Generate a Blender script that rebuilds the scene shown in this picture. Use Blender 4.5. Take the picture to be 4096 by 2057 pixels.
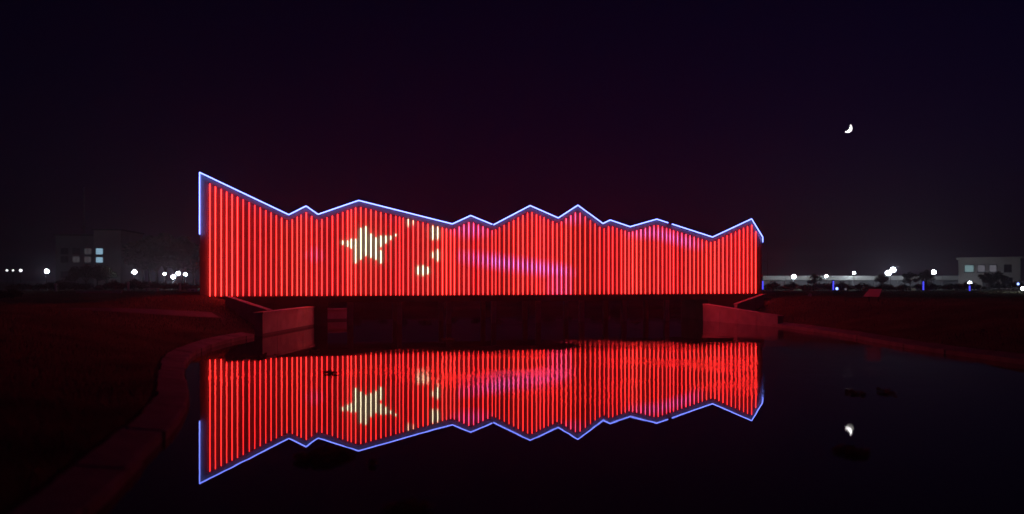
import bpy, bmesh, math, random
import numpy as np
from mathutils import Vector, Matrix
random.seed(7); rng = np.random.default_rng(7)
S = bpy.context.scene
for o in list(bpy.data.objects): bpy.data.objects.remove(o)
C = S.collection

# ------------------------------------------------------------------ camera
EYE = 3.04
cam = bpy.data.cameras.new('camera'); camo = bpy.data.objects.new('camera', cam); C.objects.link(camo)
camo.location = (0, 0, EYE); camo.rotation_euler = (math.radians(90), 0, 0)
cam.sensor_width = 36; cam.lens = 26.0; cam.shift_y = 0.0214; cam.clip_end = 3000; cam.clip_start = 0.1
cam.dof.use_dof = True; cam.dof.focus_distance = 50.5; cam.dof.aperture_fstop = 0.26
S.camera = camo

# ------------------------------------------------------------------ moonlit night sky
MOON_DIR = Vector((411, 900, 181.6)).normalized()
elev = math.asin(MOON_DIR.z); az = math.atan2(MOON_DIR.x, MOON_DIR.y)
W = bpy.data.worlds.new('World'); S.world = W; W.use_nodes = True
nt = W.node_tree; nt.nodes.clear()
sky = nt.nodes.new('ShaderNodeTexSky'); sky.sky_type = 'NISHITA'; sky.sun_disc = False
sky.sun_elevation = elev; sky.sun_rotation = az; sky.air_density = 1.6; sky.dust_density = 0.2
tint = nt.nodes.new('ShaderNodeMix'); tint.data_type = 'RGBA'; tint.blend_type = 'MULTIPLY'
tint.inputs[0].default_value = 1; tint.inputs[7].default_value = (0.085, 0.034, 0.60, 1)
bg = nt.nodes.new('ShaderNodeBackground'); bg.inputs[1].default_value = 0.0024
wo = nt.nodes.new('ShaderNodeOutputWorld')
nt.links.new(sky.outputs[0], tint.inputs[6]); nt.links.new(tint.outputs[2], bg.inputs[0]); nt.links.new(bg.outputs[0], wo.inputs[0])
sun = bpy.data.lights.new('moonlight', 'SUN'); sun.energy = 0.00003; sun.angle = math.radians(0.5); sun.color = (1, 0.95, 0.9)
suno = bpy.data.objects.new('moonlight', sun); C.objects.link(suno)
suno.rotation_euler = MOON_DIR.to_track_quat('Z', 'Y').to_euler()
S.view_settings.view_transform = 'Standard'; S.view_settings.look = 'None'
S.view_settings.exposure = 0; S.view_settings.gamma = 1
S.cycles.volume_bounces = 0
S.cycles.max_bounces = 5

# ------------------------------------------------------------------ materials
def mat(name, col, rough=0.7, var=0.25, scale=3.0, bump=0.0, bscale=None, metal=0.0, spec=0.5):
    m = bpy.data.materials.new(name); m.use_nodes = True
    n = m.node_tree.nodes; l = m.node_tree.links; p = n['Principled BSDF']
    p.inputs['Roughness'].default_value = rough; p.inputs['Metallic'].default_value = metal
    p.inputs['Specular IOR Level'].default_value = spec
    tc = n.new('ShaderNodeTexCoord'); nz = n.new('ShaderNodeTexNoise'); nz.inputs['Scale'].default_value = scale
    nz.inputs['Detail'].default_value = 6
    l.new(tc.outputs['Object'], nz.inputs['Vector'])
    r = n.new('ShaderNodeValToRGB')
    r.color_ramp.elements[0].position = 0.3; r.color_ramp.elements[1].position = 0.7
    r.color_ramp.elements[0].color = tuple(c * (1 - var) for c in col) + (1,)
    r.color_ramp.elements[1].color = tuple(min(1, c * (1 + var)) for c in col) + (1,)
    l.new(nz.outputs['Fac'], r.inputs[0]); l.new(r.outputs[0], p.inputs['Base Color'])
    if bump:
        b = n.new('ShaderNodeBump'); b.inputs['Strength'].default_value = bump; b.inputs['Distance'].default_value = 0.05
        n2 = n.new('ShaderNodeTexNoise'); n2.inputs['Scale'].default_value = bscale or scale * 6; n2.inputs['Detail'].default_value = 4
        l.new(tc.outputs['Object'], n2.inputs['Vector']); l.new(n2.outputs['Fac'], b.inputs['Height']); l.new(b.outputs[0], p.inputs['Normal'])
    return m
def foliage(name, col, var, scale):                    # leaf with light passing through it
    m = mat(name, col, 0.75, var, scale, spec=0.2); n = m.node_tree.nodes; l = m.node_tree.links
    t = n.new('ShaderNodeBsdfTranslucent'); x = n.new('ShaderNodeMixShader'); x.inputs[0].default_value = 0.5
    l.new(n['Color Ramp'].outputs[0], t.inputs[0]); l.new(n['Principled BSDF'].outputs[0], x.inputs[1]); l.new(t.outputs[0], x.inputs[2])
    l.new(x.outputs[0], n['Material Output'].inputs[0]); return m
def glow(name, col, strength):
    m = bpy.data.materials.new(name); m.use_nodes = True
    p = m.node_tree.nodes['Principled BSDF']; p.inputs['Base Color'].default_value = (0.05, 0.05, 0.05, 1)
    p.inputs['Emission Color'].default_value = col + (1,); p.inputs['Emission Strength'].default_value = strength
    return m
def led_screen_material():
    m = bpy.data.materials.new('led_tube_picture'); m.use_nodes = True
    n = m.node_tree.nodes; n.clear(); l = m.node_tree.links
    a = n.new('ShaderNodeAttribute'); a.attribute_name = 'led'
    e = n.new('ShaderNodeEmission'); o = n.new('ShaderNodeOutputMaterial')
    l.new(a.outputs['Color'], e.inputs[0]); l.new(e.outputs[0], o.inputs[0])
    return m
def water_material():
    m = bpy.data.materials.new('pond_water'); m.use_nodes = True
    n = m.node_tree.nodes; l = m.node_tree.links; p = n['Principled BSDF']
    p.inputs['Base Color'].default_value = (0.006, 0.005, 0.005, 1); p.inputs['Roughness'].default_value = 0.006
    p.inputs['IOR'].default_value = 1.40; p.inputs['Specular IOR Level'].default_value = 0.75
    tc = n.new('ShaderNodeTexCoord')
    # slow swell everywhere, fine ripples only in wind-touched patches
    a = n.new('ShaderNodeTexNoise'); a.inputs['Scale'].default_value = 0.9; a.inputs['Detail'].default_value = 2
    b = n.new('ShaderNodeTexNoise'); b.inputs['Scale'].default_value = 4.0; b.inputs['Detail'].default_value = 5
    k = n.new('ShaderNodeTexNoise'); k.inputs['Scale'].default_value = 0.16; k.inputs['Detail'].default_value = 3
    for x in (a, b, k): l.new(tc.outputs['Object'], x.inputs['Vector'])
    kr = n.new('ShaderNodeMapRange'); kr.inputs[1].default_value = 0.42; kr.inputs[2].default_value = 0.66
    l.new(k.outputs['Fac'], kr.inputs[0])
    sx = n.new('ShaderNodeSeparateXYZ'); l.new(tc.outputs['Object'], sx.inputs[0])      # the breeze reaches the open east side of the pond
    wr = n.new('ShaderNodeMapRange'); wr.inputs[1].default_value = -7; wr.inputs[2].default_value = 3; wr.inputs[3].default_value = 0.3; wr.inputs[4].default_value = 1.0
    l.new(sx.outputs[0], wr.inputs[0]); wm = n.new('ShaderNodeMath'); wm.operation = 'MULTIPLY'; l.new(kr.outputs[0], wm.inputs[0]); l.new(wr.outputs[0], wm.inputs[1])
    yr = n.new('ShaderNodeMapRange'); yr.inputs[1].default_value = 17.5; yr.inputs[2].default_value = 23; yr.inputs[3].default_value = 0.05; l.new(sx.outputs[1], yr.inputs[0])   # and leaves the lee of the near bank calm
    ym = n.new('ShaderNodeMath'); ym.operation = 'MULTIPLY'; l.new(wm.outputs[0], ym.inputs[0]); l.new(yr.outputs[0], ym.inputs[1])
    mu = n.new('ShaderNodeMath'); mu.operation = 'MULTIPLY'; l.new(b.outputs['Fac'], mu.inputs[0]); l.new(ym.outputs[0], mu.inputs[1])
    b1 = n.new('ShaderNodeBump'); b1.inputs['Strength'].default_value = 1.0; b1.inputs['Distance'].default_value = 0.0005
    b2 = n.new('ShaderNodeBump'); b2.inputs['Strength'].default_value = 1.0; b2.inputs['Distance'].default_value = 0.0110
    l.new(a.outputs['Fac'], b1.inputs['Height']); l.new(mu.outputs[0], b2.inputs['Height'])
    l.new(b1.outputs[0], b2.inputs['Normal']); l.new(b2.outputs[0], p.inputs['Normal'])
    return m
M = dict(
    grass=mat('bank_grass', (0.085, 0.080, 0.045), 0.95, 0.45, 0.35, 0.6, 5.0, spec=0.1),
    blade=foliage('grass_blade', (0.25, 0.23, 0.14), 0.35, 0.5),
    concrete=mat('pale_concrete', (0.48, 0.46, 0.46), 0.85, 0.18, 1.6, 0.25, 12),
    edging=mat('shore_stone', (0.31, 0.28, 0.27), 0.8, 0.3, 1.2, 0.4, 9),
    paving=mat('path_paving', (0.17, 0.16, 0.155), 0.8, 0.25, 1.0, 0.3, 8),
    dampshade=mat('shaded_damp_concrete', (0.12, 0.112, 0.115), 0.6, 0.3, 1.2, 0.25, 10),  # shade under the bridge put into the colour; also the damp waterline band
    panel=mat('dark_metal_panel', (0.19, 0.18, 0.18), 0.55, 0.12, 1.0, spec=0.3),
    fascia=mat('pale_frame_metal', (0.32, 0.34, 0.31), 0.5, 0.1, 2.0, spec=0.4),
    darkmetal=mat('dark_metal', (0.05, 0.05, 0.055), 0.5, 0.2, 4.0),
    render=mat('pale_render_wall', (0.58, 0.53, 0.52), 0.9, 0.12, 0.5, 0.1, 6),
    renderdim=mat('grey_render_wall', (0.30, 0.30, 0.33), 0.9, 0.15, 0.5, 0.1, 6),
    whitepaint=mat('white_paint', (0.68, 0.67, 0.66), 0.6, 0.1, 1.0),
    bark=mat('bark', (0.06, 0.045, 0.035), 0.9, 0.4, 4.0, 0.5, 16),
    leaf=mat('leaf', (0.045, 0.062, 0.030), 0.7, 0.5, 0.6, spec=0.25),
    weed=foliage('floating_weed', (0.30, 0.24, 0.15), 0.4, 2.5),
    glassdark=mat('dark_glass', (0.02, 0.022, 0.028), 0.1, 0.2, 1.0),
    led=led_screen_material(), water=water_material(),
    ledline=glow('blue_white_led', (0.165, 0.225, 1.0), 5.0),
    lamp=glow('lamp_globe', (0.80, 0.92, 1.0), 75.0),
    lampdim=glow('lamp_globe_far', (0.95, 0.95, 1.0), 3.0),
    blue=glow('blue_tube', (0.07, 0.07, 1.0), 1.6),
    bluewhite=glow('blue_white_spot', (0.25, 0.38, 1.0), 4.0),
    winbright=glow('lit_window', (0.36, 0.62, 0.82), 0.75),
    winteal=glow('lit_window_teal', (0.42, 0.70, 0.74), 0.36),
    windim=glow('dim_window', (0.62, 0.60, 0.72), 0.16),
    winfaint=glow('faint_window', (0.62, 0.58, 0.66), 0.07),
    moon=glow('moon_surface', (1.0, 0.97, 0.98), 7.0),
)

# ------------------------------------------------------------------ mesh helpers
def link(o, parent=None):
    C.objects.link(o)
    if parent: o.parent = parent
    return o
class MB:
    def __init__(s): s.v = []; s.f = []
    def add(s, vs, fs):
        b = len(s.v); s.v += [tuple(v) for v in vs]; s.f += [tuple(i + b for i in f) for f in fs]; return s
    def box(s, x0, x1, y0, y1, z0, z1):
        return s.add([(x0,y0,z0),(x1,y0,z0),(x1,y1,z0),(x0,y1,z0),(x0,y0,z1),(x1,y0,z1),(x1,y1,z1),(x0,y1,z1)],
                     [(0,3,2,1),(4,5,6,7),(0,1,5,4),(1,2,6,5),(2,3,7,6),(3,0,4,7)])
    def prism(s, poly, lift):                       # poly: list of points, lift: offset vector
        n = len(poly); a = [Vector(p) for p in poly]; b = [p + Vector(lift) for p in a]
        return s.add(a + b, [tuple(range(n))[::-1], tuple(range(n, 2*n))] + [(i, (i+1) % n, n + (i+1) % n, n + i) for i in range(n)])
    def tube(s, pts, rads, seg=8, caps=True):
        pts = [Vector(p) for p in pts]; rings = []
        for i, p in enumerate(pts):
            d = (pts[min(i+1, len(pts)-1)] - pts[max(i-1, 0)]).normalized()
            q = d.orthogonal().normalized() if abs(d.z) < 0.99 else Vector((1,0,0)); r2 = d.cross(q).normalized(); q = r2.cross(d)
            r = rads[i] if hasattr(rads, '__len__') else rads
            rings.append([p + (q * math.cos(t) + r2 * math.sin(t)) * r for t in (2*math.pi*k/seg for k in range(seg))])
        vs = [v for ring in rings for v in ring]; fs = []
        for i in range(len(pts) - 1):
            for k in range(seg):
                fs.append((i*seg+k, i*seg+(k+1) % seg, (i+1)*seg+(k+1) % seg, (i+1)*seg+k))
        if caps: fs += [tuple(range(seg))[::-1], tuple((len(pts)-1)*seg + k for k in range(seg))]
        return s.add(vs, fs)
    def ball(s, c, r, nu=12, nv=8, sz=1.0):
        pts = [(c[0], c[1], c[2] + r*sz*math.cos(math.pi*j/nv)) for j in range(nv+1)]
        return s.tube([(p[0], p[1], p[2] + (0 if 0 < j < nv else 0)) for j, p in enumerate(pts)], [max(1e-4, r*math.sin(math.pi*j/nv)) for j in range(nv+1)], nu, False)
    def build(s, name, m, parent=None, smooth=False):
        me = bpy.data.meshes.new(name); me.from_pydata([tuple(v) for v in s.v], [], s.f); me.update()
        bm = bmesh.new(); bm.from_mesh(me); bmesh.ops.recalc_face_normals(bm, faces=bm.faces); bm.to_mesh(me); bm.free()
        if smooth: me.polygons.foreach_set('use_smooth', [True] * len(me.polygons))
        me.materials.append(M[m] if isinstance(m, str) else m)
        return link(bpy.data.objects.new(name, me), parent)
def empty(name, loc, rz=0):
    o = bpy.data.objects.new(name, None); o.location = loc; o.rotation_euler = (0, 0, rz); o.empty_display_size = 0.3
    return link(o)
def tag(o, label=None, cat=None, group=None, kind=None):
    if label: o['label'] = label
    if cat: o['category'] = cat
    if group: o['group'] = group
    if kind: o['kind'] = kind
    return o
def copy_tree(o, parent=None):
    c = o.copy(); link(c, parent)
    for ch in o.children: copy_tree(ch, c)
    return c

# ------------------------------------------------------------------ ground with the pond dug out of it
SHORE = [(-4.4,6.2),(-5.2,8.2),(-5.6,10.2),(-6.1,12.0),(-6.75,14.6),(-7.7,17.6),(-9.6,21.6),(-11.4,25.6),(-12.7,29.3),(-13.6,34),(-13.35,39.6),
         (-12.9,45.5),(-13.4,52),(-16,57),(-22,66),(-12,74),(8,78),(24,76),(21,64),(15.6,58),(14.3,54.2),(16.3,49.4),(17.7,41),(17.3,32),(17.8,28.3),
         (19.2,21),(21,14),(20,7.5),(14,5.5),(6,5.2),(0,5.2)]
def smooth_loop(pts, keep=()):
    for _ in range(2):
        out = []
        for i in range(len(pts)):
            a = pts[i]; b = pts[(i+1) % len(pts)]
            out += [(a[0]*.75+b[0]*.25, a[1]*.75+b[1]*.25), (a[0]*.25+b[0]*.75, a[1]*.25+b[1]*.75)]
        pts = out
    return pts
SH = np.array(smooth_loop(SHORE)); SHB = np.roll(SH, -1, 0)
def shore_distance(x, y):
    x = np.asarray(x, float); y = np.asarray(y, float); shp = x.shape; p = np.stack([x.ravel(), y.ravel()], 1)
    dmin = np.full(len(p), 1e9); ins = np.zeros(len(p), bool)
    for a, b in zip(SH, SHB):
        ab = b - a; t = np.clip(((p - a) @ ab) / (ab @ ab), 0, 1)
        dmin = np.minimum(dmin, np.hypot(*(p - a - t[:, None]*ab).T))
        c = ((a[1] > p[:,1]) != (b[1] > p[:,1])); dy = b[1]-a[1] if b[1] != a[1] else 1e-9
        ins ^= c & (p[:,0] < (b[0]-a[0])*(p[:,1]-a[1])/dy + a[0])
    return np.where(ins, -dmin, dmin).reshape(shp)
def sstep(t): t = np.clip(t, 0, 1); return t*t*(3-2*t)
def height(x, y):
    x = np.asarray(x, float); y = np.asarray(y, float); d = shore_distance(x, y)
    z = -1.0 + 1.2*sstep((d+0.75)/1.25) + 1.3*sstep((d-0.3)/9.0)
    for cx, cy, a in ((-18.6, 47.5, 0.95), (18.6, 56.3, 0.75)):
        z = z + a*np.exp(-(((x-cx)/4.2)**2 + ((y-cy)/6.0)**2))*sstep((d-0.3)/3.0)
    far = sstep((np.hypot(x, y-40)-30)/60)
    z = z + np.where(d > 0, far*0.12*(np.sin(x*.11)+np.cos(y*.13+1)), 0) + np.where(d > 1, 0.05*np.sin(x*.9+np.sin(y*.7))*np.cos(y*.8), 0)
    return z
def H(x, y): return float(height(np.array([x]), np.array([y]))[0])
def axis(a, b, step, lo, hi):
    core = np.arange(a, b + 1e-6, step); l = []; h = []; s = step; p = a
    while p > lo: s *= 1.25; p -= s; l.append(max(p, lo))
    s = step; p = b
    while p < hi: s *= 1.25; p += s; h.append(min(p, hi))
    return np.concatenate([np.array(l[::-1]), core, np.array(h)])
gx = axis(-36, 36, 0.5, -420, 420); gy = axis(-4, 84, 0.5, -80, 640)
XX, YY = np.meshgrid(gx, gy); ZZ = height(XX, YY)
nxg = len(gx); vs = np.stack([XX.ravel(), YY.ravel(), ZZ.ravel()], 1)
idx = np.arange(len(gy)*nxg).reshape(len(gy), nxg)
fs = np.stack([idx[:-1,:-1], idx[:-1,1:], idx[1:,1:], idx[1:,:-1]], -1).reshape(-1, 4)
me = bpy.data.meshes.new('ground'); me.from_pydata(vs.tolist(), [], fs.tolist()); me.update()
me.polygons.foreach_set('use_smooth', [True]*len(me.polygons)); me.materials.append(M['grass'])
ground = tag(link(bpy.data.objects.new('ground', me)), kind='structure')
water = tag(MB().add([(-32,4,0),(34,4,0),(34,84,0),(-32,84,0)], [(0,1,2,3)]).build('water', 'water'), kind='structure')

# stone edging round the pond, interrupted where the walls of the bridge stand
def edging(pts, width=0.68, top=0.19, step=0.95):
    root = tag(empty('shore_edging', (0,0,0)), kind='structure'); P = [Vector((p[0], p[1], 0)) for p in pts]
    Q = [P[0]]; acc = 0
    for a, b in zip(P[:-1], P[1:]):
        L = (b-a).length; t = step-acc
        while t < L: Q.append(a+(b-a)*(t/L)); t += step
        acc = L-(t-step)
    for a, b in zip(Q[:-1], Q[1:]):
        d = (b-a).normalized(); o = Vector((-d.y, d.x, 0)); m = (a+b)/2
        if float(shore_distance(np.array([m.x+o.x]), np.array([m.y+o.y]))[0]) < 0: o = -o
        a2 = a+d*.004; b2 = b-d*.004; w = width+random.uniform(-.05,.05); z = top+random.uniform(-.008,.008); i0 = random.uniform(-.08,-.02)
        mb = MB(); sec = [(i0,-.4),(i0,z-.03),(i0+.05,z),(w-.03,z+.10),(w,z+.06),(w,-.2)]; vv = []
        for p in (a2, b2): vv += [p+o*q+Vector((0,0,h)) for q, h in sec]
        mb.add(vv, [(k, k+1, k+7, k+6) for k in range(5)] + [(0,6,11,5), tuple(range(6))[::-1], tuple(range(6,12))]); mb.build('kerb_stone', 'edging', root)
    return root
ring = [tuple(p) for p in SH]
left_pts = [p for p in ring if p[0] < 0 and p[1] < 39.5 and p[1] > 7.0]
right_pts = [p for p in ring if p[0] > 14.5 and 9 < p[1] < 50]
edging(left_pts)
edging(right_pts)

# paved path running off the west end of the bridge, and one along the far lawn
PATHS = []
def path(pts, w, name='path'):
    PATHS.append((pts, w))
    mb = MB()
    P = []
    for i in range(len(pts)-1):
        for k in range(8):
            t = k/8; P.append((pts[i][0]*(1-t)+pts[i+1][0]*t, pts[i][1]*(1-t)+pts[i+1][1]*t))
    P.append(pts[-1])
    for i, p in enumerate(P):
        a = P[max(i-1,0)]; b = P[min(i+1,len(P)-1)]; d = Vector((b[0]-a[0], b[1]-a[1], 0)).normalized(); o = Vector((-d.y, d.x, 0))
        for k in range(5):
            q = Vector((p[0], p[1], 0)) + o*w*(k/4-.5); mb.v.append((q.x, q.y, H(q.x, q.y)+.05))
        if i:
            for k in range(4): mb.f.append(((i-1)*5+k, i*5+k, i*5+k+1, (i-1)*5+k+1))
    return tag(mb.build(name, 'paving'), kind='structure')
path([(-20,47.5),(-24,46.5),(-30,47),(-40,52),(-60,60),(-90,66)], 2.2)
path([(-16.8,42),(-20,38.5),(-25,35),(-33,33)], 1.2)
path([(20,57),(26,60),(40,68),(70,80),(110,90)], 2.4)

# ------------------------------------------------------------------ the covered bridge with its LED media screen
PL = Vector((-19.31, 46.0, 0)); U = Vector((0.9708, 0.2399, 0)); N = Vector((0.2399, -0.9708, 0))   # along the screen, and out of it towards the pond
def B(s, o, z): return PL + U*s + N*o + Vector((0, 0, z))
PROFILE = [(-0.09,9.64),(5.21,7.13),(6.27,7.71),(7.01,7.19),(9.57,8.15),(15.73,6.73),(16.98,7.32),(18.55,6.72),(21.14,8.09),(23.17,7.28),(24.60,8.20),
           (26.47,6.95),(27.01,7.21),(28.52,6.76),(30.58,7.34),(35.01,6.11),(38.22,7.51),(39.15,6.16)]
PS = [p[0] for p in PROFILE]; PZ = [p[1] for p in PROFILE]
def prof(s): return float(np.interp(s, PS, PZ))
BASE = 1.97
bridge = empty('covered_bridge', tuple(PL))
tag(bridge, 'long bridge pavilion with mountain shaped top, its screen lit as a red flag', 'bridge')
inv = Matrix.Translation(-PL)
def bpart(mb, name, m, parent=bridge, smooth=False):
    mb.v = [tuple(Vector(v) - PL) for v in mb.v]; return mb.build(name, m, parent, smooth)
def slab(s0, s1, o0, o1, zb, top):                     # vertical slab whose upper edge follows top(s)
    ss = sorted({s0, s1, *[p for p in PS if s0 < p < s1]})
    mb = MB()
    for i, s in enumerate(ss):
        zt = top(s); mb.v += [B(s,o0,zb(s) if callable(zb) else zb), B(s,o1,zb(s) if callable(zb) else zb), B(s,o1,zt), B(s,o0,zt)]
        if i:
            for k in range(4): mb.f.append(((i-1)*4+k, (i-1)*4+(k+1) % 4, i*4+(k+1) % 4, i*4+k))
    e = (len(ss)-1)*4
    mb.f += [(0,1,2,3), (e+3,e+2,e+1,e)]
    return mb
JOINTS = [0.43,2.61,5.84,9.09,12.27,15.60,18.72,21.92,25.12,28.32,31.66,34.92,38.95]
TUBES = [0.5,0.82,1.16,1.48,1.8,2.12,2.46,2.82,3.15,3.48,3.81,4.13,4.45,4.77,5.09,5.42,5.72,5.96,6.28,6.61,6.93,7.25,7.58,7.91,8.24,8.56,8.87,9.1,9.38,9.71,10.03,10.36,
         10.68,11.0,11.32,11.64,11.97,12.22,12.46,12.79,13.12,13.44,13.77,14.09,14.42,14.75,15.07,15.34,15.62,15.88,16.21,16.53,16.86,17.19,17.52,17.84,18.17,18.48,
         18.72,18.99,19.32,19.65,19.98,20.31,20.64,20.97,21.29,21.61,21.88,22.15,22.46,22.78,23.1,23.42,23.76,24.1,24.44,24.79,25.17,25.55,25.9,26.24,26.58,26.91,27.22,27.55,
         27.88,28.17,28.46,28.74,29.05,29.38,29.72,30.06,30.39,30.72,31.05,31.37,31.65,31.92,32.24,32.57,32.9,33.23,33.56,33.89,34.21,34.55,34.89,35.22,35.55,35.89,
         36.23,36.57,36.91,37.24,37.58,37.91,38.25,38.59]
BAND = 0.38
STAR = [(9.85,6.70),(10.55,5.76),(12.05,5.95),(10.97,5.12),(11.17,4.00),(10.12,4.62),(9.08,3.92),(9.36,4.96),(8.30,5.42),(9.46,5.64)]
def inside(poly, x, y):
    r = False
    for i in range(len(poly)):
        (x1,y1),(x2,y2) = poly[i-1], poly[i]
        if (y1 > y) != (y2 > y) and x < (x2-x1)*(y-y1)/(y2-y1)+x1: r = not r
    return r
def blob(s, z, cs, cz, rs, rz): return max(0.0, 1 - ((s-cs)/rs)**2 - ((z-cz)/rz)**2)
RED = np.array((7.8, 0.160, 0.140)); GOLD = np.array((4.4, 3.6, 2.3)); PURPLE = np.array((2.6, 0.80, 3.6))
def led_colour(s, z, warm):
    c = RED*(0.68+0.50*warm+0.10*math.sin(s*.9+.6)); c = c + np.array((0, 0.018*math.sin(s*1.3+1.0)+.006, 0.012))
    if inside(STAR, s, z): return GOLD
    g = max(blob(s,z,14.55,6.12,.42,.55), blob(s,z,14.70,4.62,.36,.42), blob(s,z,13.72,3.60,.62,.36), 0.35*blob(s,z,12.9,6.9,.35,.5))
    if g > 0.05: return c*(1-min(1, 2*g)) + GOLD*min(1, 2*g)
    p = 0
    if 15.9 < s < 24.6:
        mid = 4.55 - (s-16.3)*0.135; p = max(p, math.exp(-((z-mid)/.42)**2) * min(1, .25+(s-15.9)/4) * min(1, (24.6-s)/1.2))
        if s > 22: p = max(p, .35*sstep((3.9-z)/.5)*min(1, (s-22)/1.2)*min(1,(24.6-s)))
    p = max(p, .75*math.exp(-(((s-17)/1.1)**2 + ((z-6.35)/.45)**2)), .5*math.exp(-(((s-24.2)/.8)**2 + ((z-7.3)/.4)**2)), .25*math.exp(-(((s-6.8)/.5)**2+((z-4.6)/.5)**2)))
    if 28 < s < 34.4:
        mid = 6.35 - max(0, s-30.5)*0.24; p = max(p, .75*math.exp(-((z-mid)/.38)**2)*min(1,(s-28)/1.5)*min(1,(34.4-s)/1.2))
    p *= .45
    if p > 0.03: c = c*(1-p) + PURPLE*p
    return c
def led_tube(s, parent, warm):
    z1 = prof(s) - BAND - 0.03; zs = list(np.arange(BASE, z1, 0.12)) + [z1]
    cols = [led_colour(s, z, warm) for z in zs]
    keep = [i for i in range(len(zs)) if i in (0, len(zs)-1) or not (np.allclose(cols[i], cols[i-1]) and np.allclose(cols[i], cols[i+1]))]
    mb = MB(); mb.tube([B(s, 0.10, zs[i]) for i in keep], 0.028, 6, False)
    o = bpart(mb, 'led_tube', 'led', parent)
    a = o.data.color_attributes.new('led', 'FLOAT_COLOR', 'POINT')
    for j, i in enumerate(keep):
        for k in range(6): a.data[j*6+k].color = (*cols[i], 1)
    return o
ti = 0
for i in range(len(JOINTS)-1):
    a, b = JOINTS[i]+.012, JOINTS[i+1]-.012
    pn = bpart(slab(a, b, -0.08, random.uniform(-.006, .006), BASE-.04, lambda s: prof(s)-BAND), 'screen_panel', 'panel')
    while ti < len(TUBES) and (TUBES[ti] <= JOINTS[i+1] or i == len(JOINTS)-2):
        led_tube(TUBES[ti], pn, random.random()); ti += 1
# pale frame round the screen: band under the coping, coping and end posts
for i in range(len(PROFILE)-1):
    a, b = PROFILE[i], PROFILE[i+1]
    fb = slab(a[0]+.001, b[0]-.001, -0.20, 0.012, lambda s: prof(s)-BAND+.01, lambda s: prof(s)-.03)
    bpart(fb, 'frame_band', 'fascia')
    d = (B(b[0],0,b[1]) - B(a[0],0,a[1])); e = Vector((0,0,.07))
    bpart(MB().prism([B(a[0],-.25,a[1]-.03), B(b[0],-.25,b[1]-.03), B(b[0],.10,b[1]-.03), B(a[0],.10,a[1]-.03)], e), 'coping', 'darkmetal')
bpart(slab(-0.09, 0.41, -0.25, 0.014, BASE-.04, lambda s: prof(s)-BAND+.0), 'end_post', 'fascia')
bpart(slab(38.96, 39.15, -0.25, 0.014, BASE-.04, lambda s: prof(s)-BAND+.0), 'end_post', 'panel')
def outline(a, b, name='outline_led'):
    bpart(MB().tube([B(a[0],.15,a[1]), B(b[0],.15,b[1])], 0.038, 8), name, 'ledline')
outline((-0.09,5.80),(-0.09,9.66))
for i in range(len(PROFILE)-1):
    a, b = PROFILE[i], PROFILE[i+1]
    def at(t): return (a[0]+(b[0]-a[0])*t, a[1]+(b[1]-a[1])*t)
    if i == 14: outline(a, at(.20)); outline(at(.27), at(.33)); outline(at(.335), at(.55)); outline(at(.56), b)
    elif i == 6: outline(a, at(.95))
    else: outline(a, b)
outline((39.15,6.14),(39.15,5.78))
# the lamps of the rear screen light the far lawn
def rear_tube(s, parent):
    o = bpart(MB().tube([B(s, -5.06, BASE), B(s, -5.06, prof(s)-1.3)], 0.028, 6, False), 'led_tube', 'led', parent)
    a = o.data.color_attributes.new('led', 'FLOAT_COLOR', 'POINT')
    for k in range(12): a.data[k].color = (*(RED*.6), 1)
for (a, b) in zip(PROFILE[:-1], PROFILE[1:]):
    bpart(MB().tube([B(a[0],-5.12,a[1]-1.0), B(b[0],-5.12,b[1]-1.0)], 0.05, 8), 'outline_led', 'ledline')
# deck, rear wall, ceiling beams and piers
bpart(MB().prism([B(-.1,.02,1.60), B(39.16,.02,1.60), B(39.16,-4.9,1.60), B(-.1,-4.9,1.60)], (0,0,.32)), 'deck', 'dampshade')
rw = bpart(slab(-.09, 39.15, -4.95, -4.70, BASE-.04, lambda s: prof(s)-.95), 'rear_wall', 'panel')
for k in range(59): rear_tube(.6+k*.652, rw)
bpart(MB().prism([B(-.1,.10,1.52), B(39.16,.10,1.52), B(39.16,-.14,1.52), B(-.1,-.14,1.52)], (0,0,.38)), 'edge_beam', 'dampshade')
for s in (9.09,12.27,15.60,18.72,21.92,25.12,28.32,31.66):
    for o in (-.55, -4.2):
        p = B(s, o, -.9); mb = MB()
        mb.prism([B(s-.16,o-.16,-.9), B(s+.16,o-.16,-.9), B(s+.16,o+.16,-.9), B(s-.16,o+.16,-.9)], (0,0,2.49))
        bpart(mb, 'pier', 'concrete')
bpart(MB().prism([B(-1,-.35,-.9), B(7.6,-.35,-.9), B(7.6,-4.6,-.9), B(-1,-4.6,-.9)], (0,0,2.49)), 'abutment', 'dampshade')
bpart(MB().prism([B(34.9,-.35,-.9), B(40.2,-.35,-.9), B(40.2,-4.6,-.9), B(34.9,-4.6,-.9)], (0,0,2.49)), 'abutment', 'dampshade')

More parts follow.
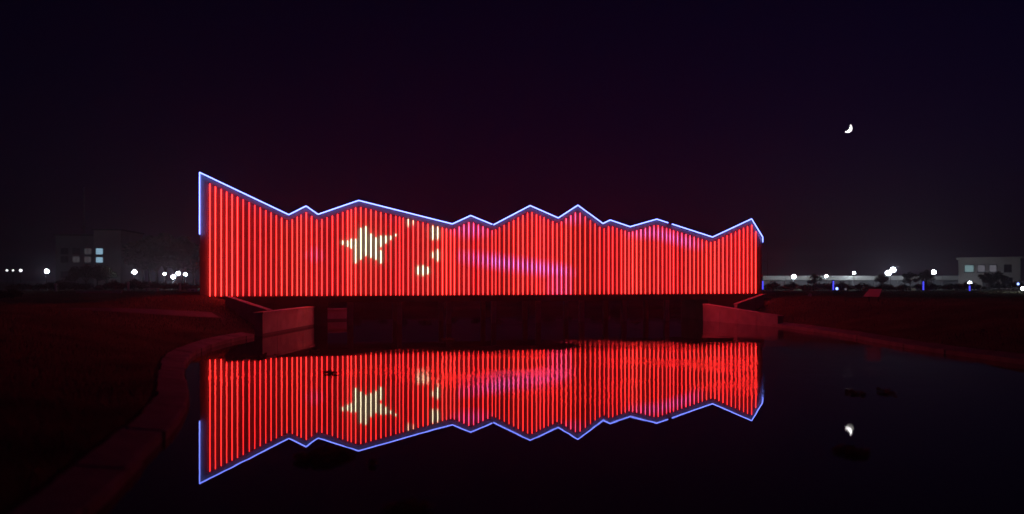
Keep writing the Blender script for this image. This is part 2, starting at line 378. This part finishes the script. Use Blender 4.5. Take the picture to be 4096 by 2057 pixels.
# retaining walls beside the bridge mouths
def wall_between(a, b, th, z0, z1, name, label, m='concrete', zb=None):
    d = Vector((b[0]-a[0], b[1]-a[1], 0)); n = Vector((-d.y, d.x, 0)).normalized()*th
    zb = z1 if zb is None else zb; root = empty(name, (a[0], a[1], 0)); o = Vector((a[0], a[1], 0))
    A = Vector((0,0,0)); Bp = d
    q = [A, Bp, Bp+n, A+n]; ns = max(1, round(d.length/2.1)); g = d.normalized()*.014
    for t in range(ns):
        f0, f1 = t/ns, (t+1)/ns; a0 = A+d*f0+(g if t else Vector()); a1 = A+d*f1-(g if t < ns-1 else Vector()); h0 = z1+(zb-z1)*f0; h1 = z1+(zb-z1)*f1
        jo = n.normalized()*random.uniform(0, .012)
        MB().add([p+Vector((0,0,z0)) for p in (a0+jo, a1+jo, a1+n, a0+n)] + [a0+jo+Vector((0,0,h0)), a1+jo+Vector((0,0,h1)), a1+n+Vector((0,0,h1)), a0+n+Vector((0,0,h0))],
             [(0,3,2,1),(4,5,6,7),(0,1,5,4),(1,2,6,5),(2,3,7,6),(3,0,4,7)]).build('wall_section', m, root)
    if z0 < 0:
        w = n.normalized()*.01; MB().prism([A-w+Vector((0,0,-.3)), Bp-w+Vector((0,0,-.3)), Bp-w+Vector((0,0,.13)), A-w+Vector((0,0,.13))], w*.8).build('damp_band', 'dampshade', root)
    k = n.normalized()*.05; e = d.normalized()*.04; q = [A-k-e, Bp-k+e, Bp+n+k+e, A+n+k-e]; up = [z1, zb, zb, z1]
    c = MB().add([p+Vector((0,0,up[i]+.003)) for i, p in enumerate(q)] + [p+Vector((0,0,up[i]+.09)) for i, p in enumerate(q)],
           [(0,3,2,1),(4,5,6,7),(0,1,5,4),(1,2,6,5),(2,3,7,6),(3,0,4,7)]); c.build('coping', m, root)
    return tag(root, label, 'wall')
wall_between((-13.25,39.3),(-12.72,47.6), .45, -.9, 1.18, 'retaining_wall', 'pale concrete retaining wall at the water below the left end of the bridge')
wall_between((14.32,54.0),(17.2,46.9), -.45, -.9, 1.14, 'retaining_wall', 'pale concrete retaining wall at the water below the right end of the bridge', 'concrete', .62)
wall_between((-14.6,53.3),(-11.75,54.6), .4, -.9, .78, 'retaining_wall', 'low pale wall glimpsed under the bridge, right of the dark left abutment')
wall_between((-17.3,44.6),(-13.75,41.5), .28, .2, 1.93, 'ramp_kerb', 'sloping stone kerb climbing from the left retaining wall to the bridge', 'concrete', 1.22)
wall_between((18.2,53.4),(15.9,52.2), -.28, .2, 1.86, 'ramp_kerb', 'sloping stone kerb climbing from the right retaining wall to the bridge', 'concrete', 1.20)

# ------------------------------------------------------------------ trees and shrubs
def leaf_cloud(n, shape, size, seed):
    r = np.random.default_rng(seed); v = []; f = []
    clumps = [(np.array(c), rad) for c, rad in shape]
    wts = np.array([rad**2 for _, rad in clumps]); wts /= wts.sum()
    for _ in range(n):
        c, rad = clumps[r.choice(len(clumps), p=wts)]
        d = r.normal(size=3); d /= np.linalg.norm(d); p = c + d*rad*(r.random()**.35)*np.array([1,1,.8])
        a = r.normal(size=3); a /= np.linalg.norm(a); b = np.cross(a, r.normal(size=3)); b /= np.linalg.norm(b)+1e-9
        s = size*(.6+.8*r.random()); k = len(v)
        v += [tuple(p-a*s), tuple(p+b*s*.45), tuple(p+a*s), tuple(p-b*s*.45)]; f.append((k,k+1,k+2,k+3))
    mb = MB(); mb.v = v; mb.f = f; return mb
def make_tree(h, spread, seed, n=2600):
    r = random.Random(seed); root = empty('leafy_tree', (0,0,0))
    t = MB(); top = h*.62; pts = [(0,0,-.3),(.05,.02,h*.15),(r.uniform(-.1,.1),.05,h*.35),(r.uniform(-.2,.2),0,top)]
    t.tube(pts, [h*.035,h*.026,h*.02,h*.008], 8)
    shape = [((0,0,h*.72), spread*.62)]
    for k in range(8):
        a = k*math.pi/4+r.uniform(-.3,.3); z = h*r.uniform(.45,.82); rr = spread*r.uniform(.45,.72)
        e = (math.cos(a)*rr, math.sin(a)*rr, z); t.tube([(pts[2][0],pts[2][1],h*r.uniform(.28,.42)), (e[0]*.5,e[1]*.5,z*.8), e], [h*.013,h*.009,h*.003], 5)
        shape.append((e, spread*r.uniform(.30,.46)))
    shape.append(((r.uniform(-.4,.4),0,h*.9), spread*.35))
    t.build('trunk', 'bark', root); leaf_cloud(n, shape, h*.034, seed).build('crown', 'leaf', root)
    return root
def make_shrub(h, w, seed, n=900):
    r = random.Random(seed); root = empty('shrub', (0,0,0)); shape = [((0,0,h*.55), h*.5)]
    st = MB()
    for k in range(6):
        a = k*1.05+r.random(); e = (math.cos(a)*w*.3, math.sin(a)*w*.3, h*r.uniform(.35,.6)); shape.append((e, h*r.uniform(.28,.42)))
        st.tube([(0,0,-.1),(e[0]*.4,e[1]*.4,h*.25),e], [.03,.02,.008], 5)
    st.build('stem', 'bark', root); leaf_cloud(n, shape, .11, seed).build('foliage', 'leaf', root); return root
FOC = 2958.0
def spot(px, depth): return (px-2048)/FOC*depth
tree_a = make_tree(9.5, 4.2, 3); tree_b = make_tree(8.4, 4.6, 11); tree_c = make_tree(4.4, 2.0, 5, 1600); tree_d = make_tree(5.2, 2.5, 9, 1800)
shrub_a = make_shrub(1.5, 2.4, 21); shrub_b = make_shrub(1.1, 2.6, 22)
used = set()
def plant(proto, x, y, rz, sc, label, cat, group=None):
    o = proto if proto.name not in used else copy_tree(proto); used.add(proto.name)
    o.location = (x, y, H(x, y)); o.rotation_euler = (0,0,rz); o.scale = (sc,)*3
    tag(o, label, cat, group); return o
for k, (px, D, sc) in enumerate([(598,138,1.0),(628,146,1.1),(662,140,1.06),(700,148,1.1),(735,141,1.0),(775,145,.98),(575,150,.95)]):
    plant((tree_a, tree_b)[k % 2], spot(px, D), D, k*1.3, sc, ('first','second','third','fourth','fifth','last','tree at the far left edge')[k].replace('first','first tree').replace('second','second tree').replace('third','third tree').replace('fourth','fourth tree').replace('fifth','fifth tree').replace('last','tree nearest the bridge') + ' of the dark grove left of the bridge', 'tree', 'grove left of the bridge')
for k, (px, D, sc) in enumerate([(300,100,.72),(345,103,.70),(390,101,.78),(425,106,.66)]):
    plant((tree_c, tree_d)[k % 2], spot(px, D), D, k*1.7+.4, sc, ('leftmost','second','third','rightmost')[k] + ' of the small dark trees below the two bright windows', 'tree', 'small trees before the left building')
for k, (px, D, sc, lb) in enumerate([(3256,100,.52,'small dark tree before the pale canopy, nearest to the bridge'), (3528,98,.42,'low dark tree beneath the brightest twin lamp'),
        (3640,100,.56,'dark tree right of the twin lamp, splitting the pale canopy'), (3704,102,.52,'dark tree just above the middle blue light post on the right'),
        (3945,92,.50,'dark tree below the three lit windows of the right building, left one'), (3995,94,.46,'dark tree below the three lit windows of the right building, right one')]):
    plant((tree_c, tree_d)[k % 2], spot(px, D), D, k*2.1, sc, lb, 'tree')
k = 0
for px in list(range(60, 800, 48)) + list(range(3090, 4110, 44)):
    D = random.uniform(86, 97); q = px + random.uniform(-14, 14)
    side = 'left' if px < 2000 else 'right'
    plant((shrub_a, shrub_b)[k % 2], spot(q, D), D, random.uniform(0, 6), random.uniform(.65, 1.05), f'dark shrub in the hedge row below the lamps, {side} of the bridge', 'shrub', f'hedge row {side} of the bridge'); k += 1
for px in range(1420, 2800, 95):
    D = random.uniform(82, 86)
    plant((shrub_a, shrub_b)[k % 2], spot(px+random.uniform(-20,20), D), D, random.uniform(0,6), random.uniform(.5,.75), 'dark shrub on the far bank, seen under the bridge', 'shrub', 'far bank shrubs under the bridge'); k += 1
plant(shrub_b, spot(40, 52), 52, 1.0, .75, 'shrub catching red light on the lawn at the left edge', 'shrub')

# ------------------------------------------------------------------ buildings in the distance
def window(parent, x0, x1, z0, z1, y, m, mull=True):
    w = MB()
    for a, b, c, d in ((x0-.08,x1+.08,z1,z1+.08),(x0-.08,x1+.08,z0-.08,z0),(x0-.08,x0,z0,z1),(x1,x1+.08,z0,z1)): w.box(a, b, y-.06, y+.10, c, d)
    if mull: w.box((x0+x1)/2-.03, (x0+x1)/2+.03, y-.05, y+.02, z0, z1)
    o = w.build('window', 'darkmetal', parent); MB().box(x0, x1, y+.0, y+.03, z0, z1).build('pane', m, o)
    MB().box(x0-.14, x1+.14, y-.16, y-.061, z0-.16, z0-.081).build('sill', 'renderdim', o); return o
b1 = empty('apartment_block', (-88, 150, H(-88,150)), math.radians(9))
tag(b1, 'dim block behind small trees at left, two stacked bluish windows lit', 'building')
MB().box(-4.2, 3.3, 0, 12, -.5, 10.2).build('wall', 'renderdim', b1)
MB().box(3.3, 8.4, -1.0, 12.4, -.5, 11.3).build('gable_wall', 'render', b1)
MB().box(-4.5, 3.29, -.3, 12.3, 10.2, 10.5).build('roof', 'darkmetal', b1); MB().box(3.0, 8.7, -1.3, 12.7, 11.3, 11.6).build('roof', 'darkmetal', b1)
for c in range(2, 5):
    x = -7.6+c*2.2
    for z in (1.8, 4.85, 6.5): window(b1, x, x+1.3, z, z+1.15, -.02, 'winfaint' if c == 4 and z > 3 else ('winfaint' if c == 3 and z == 4.85 else 'glassdark'))
window(b1, 3.75, 5.05, 6.45, 7.65, -1.02, 'winbright', False); window(b1, 3.75, 5.05, 4.80, 5.85, -1.02, 'winbright', False)
mast = empty('antenna_mast', (spot(336,165), 165, H(spot(336,165),165))); tag(mast, 'tall thin mast rising behind the left building', 'mast')
MB().tube([(0,0,-.3),(0,0,12),(0,0,22)], [.42,.30,.14], 10).build('pole', 'renderdim', mast)
for z in (13, 17.5, 20.5): MB().box(-.6,.6,-.08,.08,z,z+.12).build('cross_arm', 'darkmetal', mast)

b2 = empty('villa', (66.4, 110, H(68,110)), math.radians(-33)); tag(b2, 'pale two storey building at the right edge with three lit windows', 'building')
MB().box(0, 7.6, 0, 8, -.5, 4.5).build('wall', 'render', b2); MB().box(-.3, 7.9, -.4, 8.3, 4.5, 4.75).build('roof', 'render', b2)
for x0, x1, m in ((.82,1.90,'winteal'),(2.45,3.30,'windim'),(3.90,4.72,'windim')): window(b2, x0, x1, 2.62, 3.58, -.02, m, False)
window(b2, 5.7, 6.5, 2.62, 3.58, -.02, 'glassdark'); window(b2, 5.4, 6.6, .6, 1.7, -.02, 'glassdark')
MB().box(3.0, 4.0, -.06, -.003, -.4, 1.8).build('door', 'darkmetal', b2)

b3 = empty('market_hall', (42.5, 125.5, H(60,126))); tag(b3, 'long low hall with pale lit canopy fascia right of the bridge', 'building')
MB().box(0, 38, 1.2, 10, -.5, 1.15).build('wall', 'renderdim', b3)
MB().box(0, 38, 1.25, 10, 1.151, 1.95).build('wall', 'renderdim', b3)
MB().box(-.2, 38.2, -.1, 10.2, 1.951, 2.04).build('roof', 'renderdim', b3)
for i in range(10):
    x = i*3.8
    MB().box(x+.02, x+3.78, -.22, -.101, 1.34, 2.02+.02*(i % 3)).build('fascia_panel', 'whitepaint', b3)
    MB().box(x+.1, x+.3, .05, .25, -.5, 1.948).build('column', 'renderdim', b3)

# ------------------------------------------------------------------ street lamps and light posts
def make_lamp(h, heads=1, m='lamp', r=.20):
    root = empty('street_lamp', (0,0,0))
    MB().tube([(0,0,-.2),(0,0,.35)], [.12,.09], 10).build('base', 'darkmetal', root)
    MB().tube([(0,0,.35),(0,0,h-.25)], [.055,.04], 8).build('pole', 'darkmetal', root)
    for k in range(heads):
        x = 0 if heads == 1 else (k-.5)*.75; z = h + (0 if heads == 1 else (k-.5)*.5)
        if heads > 1: MB().tube([(0,0,h-.5),(x*.6,0,z-.45),(x,0,z-.25)], .03, 6).build('arm', 'darkmetal', root)
        g = MB().ball((x,0,z), r, 14, 10).build('globe', m, root, True)
        MB().tube([(x,0,z-r-.10),(x,0,z-r+.03)], [.06,.10], 8).build('collar', 'darkmetal', g)
        MB().tube([(x,0,z+r-.02),(x,0,z+r+.05),(x,0,z+r+.09)], [.13,.10,.02], 10).build('cap', 'darkmetal', g)
    return root
LAMPS = [(187,1085,110,1,'lamp',.24,'lit street lamp standing alone near the left edge of the lawn'),
         (538,1088,108,1,'lamp',.24,'lit street lamp between the left building and the dark grove'),
         (658,1096,112,1,'lamp',.16,'left of the bright lamp cluster beside the bridge'),
         (690,1106,110,1,'lamp',.14,'lower dim lamp in the bright cluster left of the bridge'),
         (703,1101,108,2,'lamp',.22,'brightest twin lamp in the middle of the cluster left of the bridge'),
         (742,1098,111,1,'lamp',.18,'lit street lamp closest to the left end of the bridge'),
         (83,1082,180,1,'lampdim',.28,'faint far lamp left of the lone left street lamp'),
         (28,1082,180,1,'lampdim',.18,'faintest far lamp at the left edge'),
         (52,1082,182,1,'lampdim',.16,'tiny lamp between the two faint far lamps at left'),
         (3175,1107,120,1,'lamp',.24,'lit street lamp closest to the right end of the bridge'),
         (3305,1105,122,1,'lamp',.17,'second street lamp right of the bridge, before the canopy'),
         (3416,1092,124,1,'lamp',.16,'small high street lamp left of the brightest twin lamp'),
         (3562,1086,116,2,'lamp',.30,'brightest lamp right of the bridge, twin heads above the canopy'),
         (3735,1089,118,1,'lamp',.26,'lit street lamp between the twin lamp and the right building'),
         (3879,1132,104,1,'lamp',.19,'low lamp above a blue tube before the right building'),
         (4091,1155,80,1,'lamp',.14,'low lamp cut by the right edge of the picture')]
for px, py, D, hd, m, r, lb in LAMPS:
    x = spot(px, D); g = H(x, D); z = EYE-(py-1116)/FOC*D
    if 'lamp' not in lb: lb = 'lit street lamp ' + lb
    if lb.startswith('left of'): lb = 'lit street lamp ' + lb
    o = make_lamp(z-g, hd, m, r*1.2); o.location = (x, D, g); tag(o, lb, 'street lamp')
def blue_post(px, py0, py1, D, lb):
    x = spot(px, D); g = H(x, D); z1 = EYE-(py0-1116)/FOC*D-g; z0 = max(.12, EYE-(py1-1116)/FOC*D-g)
    root = empty('light_post', (x, D, g)); MB().box(-.09,.09,.03,.13,-.2,z1+.08).build('post', 'darkmetal', root)
    MB().box(-.11,.11,-.05,.14,z1+.081,z1+.13).build('cap', 'darkmetal', root); MB().tube([(0,-.02,z0),(0,-.02,z1)], .075, 8).build('light_tube', 'blue', root)
    tag(root, lb, 'light post')
blue_post(3051,1124,1158,88,'blue glowing light post right beside the end of the bridge')
blue_post(3333,1124,1160,88,'blue glowing light post next to the bright ground spotlight')
blue_post(3693,1126,1160,88,'blue glowing light post in the middle between ground spotlight and right building')
blue_post(3878,1143,1176,86,'blue glowing light post right under the low lamp by the right building')
def spotlight(px, py, D, m, r, lb, cat='spotlight'):
    x = spot(px, D); g = H(x, D); z = EYE-(py-1116)/FOC*D-g
    root = empty('ground_spotlight', (x, D, g)); MB().tube([(0,0,-.1),(0,0,max(.05,z-r))], [.06,.05], 8).build('stake', 'darkmetal', root)
    h = MB().tube([(0,.16,z),(0,.02,z),(0,-.10,z)], [r*.6,r,r*1.05], 12).build('housing', 'darkmetal', root)
    MB().tube([(0,-.101,z),(0,-.13,z)], [r*.98,r*.85], 12).build('lens', m, h); tag(root, lb, cat)
spotlight(3346,1155,86,'bluewhite',.16,'bright bluish ground spotlight beside the second blue post')
spotlight(3381,1157,86,'windim',.15,'dim pale spotlight just right of the bright bluish one')
spotlight(4070,1136,84,'bluewhite',.15,'small bluish spotlight by the right edge')

# ------------------------------------------------------------------ small things on the lawns
def bollard(px, py, D, h, lb):
    x = spot(px, D); g = H(x, D); root = empty('bollard', (x, D, g))
    MB().tube([(0,0,-.1),(0,0,.08),(0,0,h-.1)], [.17,.14,.13], 12).build('shaft', 'whitepaint', root); MB().ball((0,0,h), .17, 12, 8).build('ball_top', 'whitepaint', root, True)
    tag(root, lb, 'bollard')
bollard(222,1155,80,.85,'pale bollard on the lawn below the lone left lamp'); bollard(513,1147,84,.95,'pale bollard below the lamp beside the dark grove')
bollard(720,1147,84,.95,'pale bollard below the bright lamp cluster left of the bridge'); bollard(3240,1172,70,.55,'short pale bollard on the lawn right of the bridge')
def bench(px, D, w, lb):
    x = spot(px, D); g = H(x, D); root = empty('stone_bench', (x, D, g)); MB().box(-w/2,w/2,-.22,.22,.38,.48).build('seat', 'whitepaint', root)
    for k in (-1, 1): MB().box(k*w*.36-.1, k*w*.36+.1, -.17,.17,-.1,.379).build('leg', 'concrete', root)
    tag(root, lb, 'bench')
bench(608, 80, 1.5, 'pale stone bench before the dark grove left of the bridge'); bench(770, 78, .9, 'small pale bench nearest the left end of the bridge')
x = spot(410, 74); lw = empty('low_wall', (x, 74, H(x,74))); MB().box(-2.6,1.9,-.15,.15,-.3,.30).build('wall_body', 'concrete', lw); MB().box(-2.65,1.95,-.2,.2,.303,.38).build('coping', 'concrete', lw)
tag(lw, 'low pale garden wall on the lawn below the left building', 'wall')
x = spot(3495, 50); sg = empty('information_board', (x, 50, H(x,50)), math.radians(-42))
MB().prism([(-.60,-.22,.36),(.40,-.22,.36),(.46,.18,.84),(-.34,.18,.84)], (0,.02,.05)).build('board', 'whitepaint', sg)
for k in (-.3, .3): MB().box(k-.05,k+.05,-.02,.06,-.2,.44).build('leg', 'darkmetal', sg)
tag(sg, 'slanted pale board glowing red on the lawn right of the bridge', 'information board')
mast2 = empty('beacon_mast', (spot(3070,190), 190, H(spot(3070,190),190))); tag(mast2, 'thin dark mast with two tiny lights beside the right end of the bridge', 'mast')
MB().tube([(0,0,-.3),(0,0,8.2)], [.10,.05], 6).build('pole', 'darkmetal', mast2)
for dx, py in ((.9,1038),(-.7,1050)):
    z = EYE-(py-1116)/FOC*190-1.5; MB().tube([(0,0,z-.1),(dx,0,z)], .03, 5).build('arm', 'darkmetal', mast2); MB().ball((dx,0,z), .13, 8, 6).build('beacon', 'windim', mast2)

# ------------------------------------------------------------------ floating weed on the pond
def weed(x, y, rx, ry, n, seed, lb):
    r = np.random.default_rng(seed); mb = MB()
    for _ in range(n):
        a = r.random()*6.28; q = r.random()**.6; cx = math.cos(a)*rx*q + .12*rx*math.sin(7*q+a*3); cy = math.sin(a)*ry*q; s = r.uniform(.02,.055)*(1+y/45); t = r.random()*6.28
        z = r.uniform(.006, .03); k = 6
        mb.add([(cx+math.cos(t+j*2*math.pi/k)*s*(1 if j % 2 else .7), cy+math.sin(t+j*2*math.pi/k)*s, z+.03+.03*math.sin(j*2*math.pi/k+t*2)) for j in range(k)], [tuple(range(k))])
    o = mb.build('floating_weed', 'weed'); o.location = (x, y, 0); tag(o, lb, 'pond weed')
def wpt(px, py): D = FOC*EYE/(py-1116); return (spot(px, D), D)
for px, py, rx, ry, n, lb in [(1300,1830,.42,.55,260,'reddish raft of floating weed just under the reflected star'), (1495,1858,.05,.08,14,'tiny tuft of weed right of the reddish raft'),
        (1322,1494,.22,.35,26,'dark strand of floating weed upper left of the reflected star'), (1795,1360,.45,.8,60,'pale floating weed under the middle of the bridge'),
        (1020,1428,.8,.9,70,'thin weed streak at the upper left corner of the red reflection'), (1250,1408,.25,.5,22,'small weed speck below the left retaining wall'),
        (3420,1575,.22,.35,26,'left one of two faint weed patches right of the red reflection'), (3545,1572,.2,.35,24,'right one of two faint weed patches right of the red reflection'),
        (3405,1810,.28,.35,90,'brownish weed patch below the reflected moon'), (1630,2046,.30,.25,90,'reddish weed tuft at the bottom edge of the picture')]:
    X, Y = wpt(px, py); weed(X, Y, rx, ry, n, int(px), lb)

# ------------------------------------------------------------------ grass blades on the nearer banks
def grass_blades(zones):
    P = []
    ax = np.arange(-86, 86.1, .5); ay = np.arange(0, 92.1, .5); AX, AY = np.meshgrid(ax, ay); DG = shore_distance(AX, AY); ZG = height(AX, AY); K = np.ones_like(DG)
    for pts, w in PATHS:
        for (x1,y1),(x2,y2) in zip(pts[:-1], pts[1:]):
            t = np.clip(((AX-x1)*(x2-x1)+(AY-y1)*(y2-y1))/((x2-x1)**2+(y2-y1)**2), 0, 1); K = np.where(np.hypot(AX-x1-t*(x2-x1), AY-y1-t*(y2-y1)) < w*.45, 0, K)
    def look(G, x, y):
        i = np.clip((x+86)/.5, 0, len(ax)-1.001); j = np.clip(y/.5, 0, len(ay)-1.001); a = i.astype(int); b = j.astype(int); u = i-a; v = j-b
        return G[b,a]*(1-u)*(1-v)+G[b,a+1]*u*(1-v)+G[b+1,a]*(1-u)*v+G[b+1,a+1]*u*v
    for n, x0, x1, y0, y1, wid, hgt in zones:
        x = rng.uniform(x0, x1, n); y = rng.uniform(y0, y1, n); d = look(DG, x, y)
        ok = (d > .80) & (look(K, x, y) > .5) & (np.abs(x) < y*.78+3) & ~((x > -26) & (x < 24) & (y > 45.2+.247*(x+19)) & (y < 54))
        x = x[ok]; y = y[ok]; z = look(ZG, x, y); m = len(x)
        a = rng.random(m)*6.28; h = rng.uniform(.4, 1, m)*hgt; w = rng.uniform(.6, 1, m)*wid; lx = rng.normal(0,.25,m)*h; ly = rng.normal(0,.25,m)*h
        T = np.empty((m,3,3)); T[:,0] = np.stack([x-np.cos(a)*w, y-np.sin(a)*w, z-.02],1); T[:,1] = np.stack([x+np.cos(a)*w, y+np.sin(a)*w, z-.02],1); T[:,2] = np.stack([x+lx, y+ly, z+h],1)
        P.append(T.reshape(-1,3))
    P = np.concatenate(P); m = len(P)//3
    me = bpy.data.meshes.new('grass'); me.vertices.add(m*3); me.vertices.foreach_set('co', P.ravel())
    me.loops.add(m*3); me.loops.foreach_set('vertex_index', np.arange(m*3)); me.polygons.add(m); me.polygons.foreach_set('loop_start', np.arange(m)*3)
    me.update(); me.validate(); me.materials.append(M['blade'])
    return tag(link(bpy.data.objects.new('grass', me)), 'short dark grass growing on the banks of the pond', 'grass', kind='stuff')
grass_blades([(130000,-14,-3,3.5,16,.013,.20), (120000,-34,-6,12,34,.022,.20), (110000,-60,-12,30,60,.035,.20), (70000,-80,-18,56,84,.05,.22),
              (60000,15,34,20,44,.03,.20), (70000,14,60,38,66,.04,.20), (50000,20,80,60,88,.05,.22)])

# ------------------------------------------------------------------ the moon, far outside the haze
def make_moon():
    Dm = 2200; c = Vector((411/900*Dm, Dm, EYE+181.6/900*Dm)); R = 12.0
    root_rot = math.radians(38); mb = MB(); n = 24; pts_o = []; pts_i = []
    for k in range(n+1):
        t = -math.pi/2 + math.pi*k/n; pts_o.append((math.cos(t)*R, math.sin(t)*R)); pts_i.append((math.cos(t)*R*.5, math.sin(t)*R))
    poly = pts_o + pts_i[::-1][1:-1]; ang = math.radians(-38); P = []
    for x, z in poly:
        x -= R*.6; P.append((x*math.cos(ang)-z*math.sin(ang), 0, x*math.sin(ang)+z*math.cos(ang)))
    mb.prism(P, (0, 2.0, 0)); o = mb.build('moon', 'moon'); o.location = c; return tag(o, 'small bright crescent moon in the dark sky at upper right', 'moon')
make_moon()

# ------------------------------------------------------------------ night haze
hz = bpy.data.materials.new('night_haze'); hz.use_nodes = True; n = hz.node_tree.nodes; n.clear()
pv = n.new('ShaderNodeVolumePrincipled'); pv.inputs['Color'].default_value = (0.86, 0.78, 1.0, 1)
pv.inputs['Density'].default_value = 0.0018; pv.inputs['Anisotropy'].default_value = 0.65
ou = n.new('ShaderNodeOutputMaterial'); hz.node_tree.links.new(pv.outputs[0], ou.inputs['Volume'])
hb = MB().box(-430, 430, -90, 650, -3, 25).build('haze', hz); tag(hb, kind='stuff')
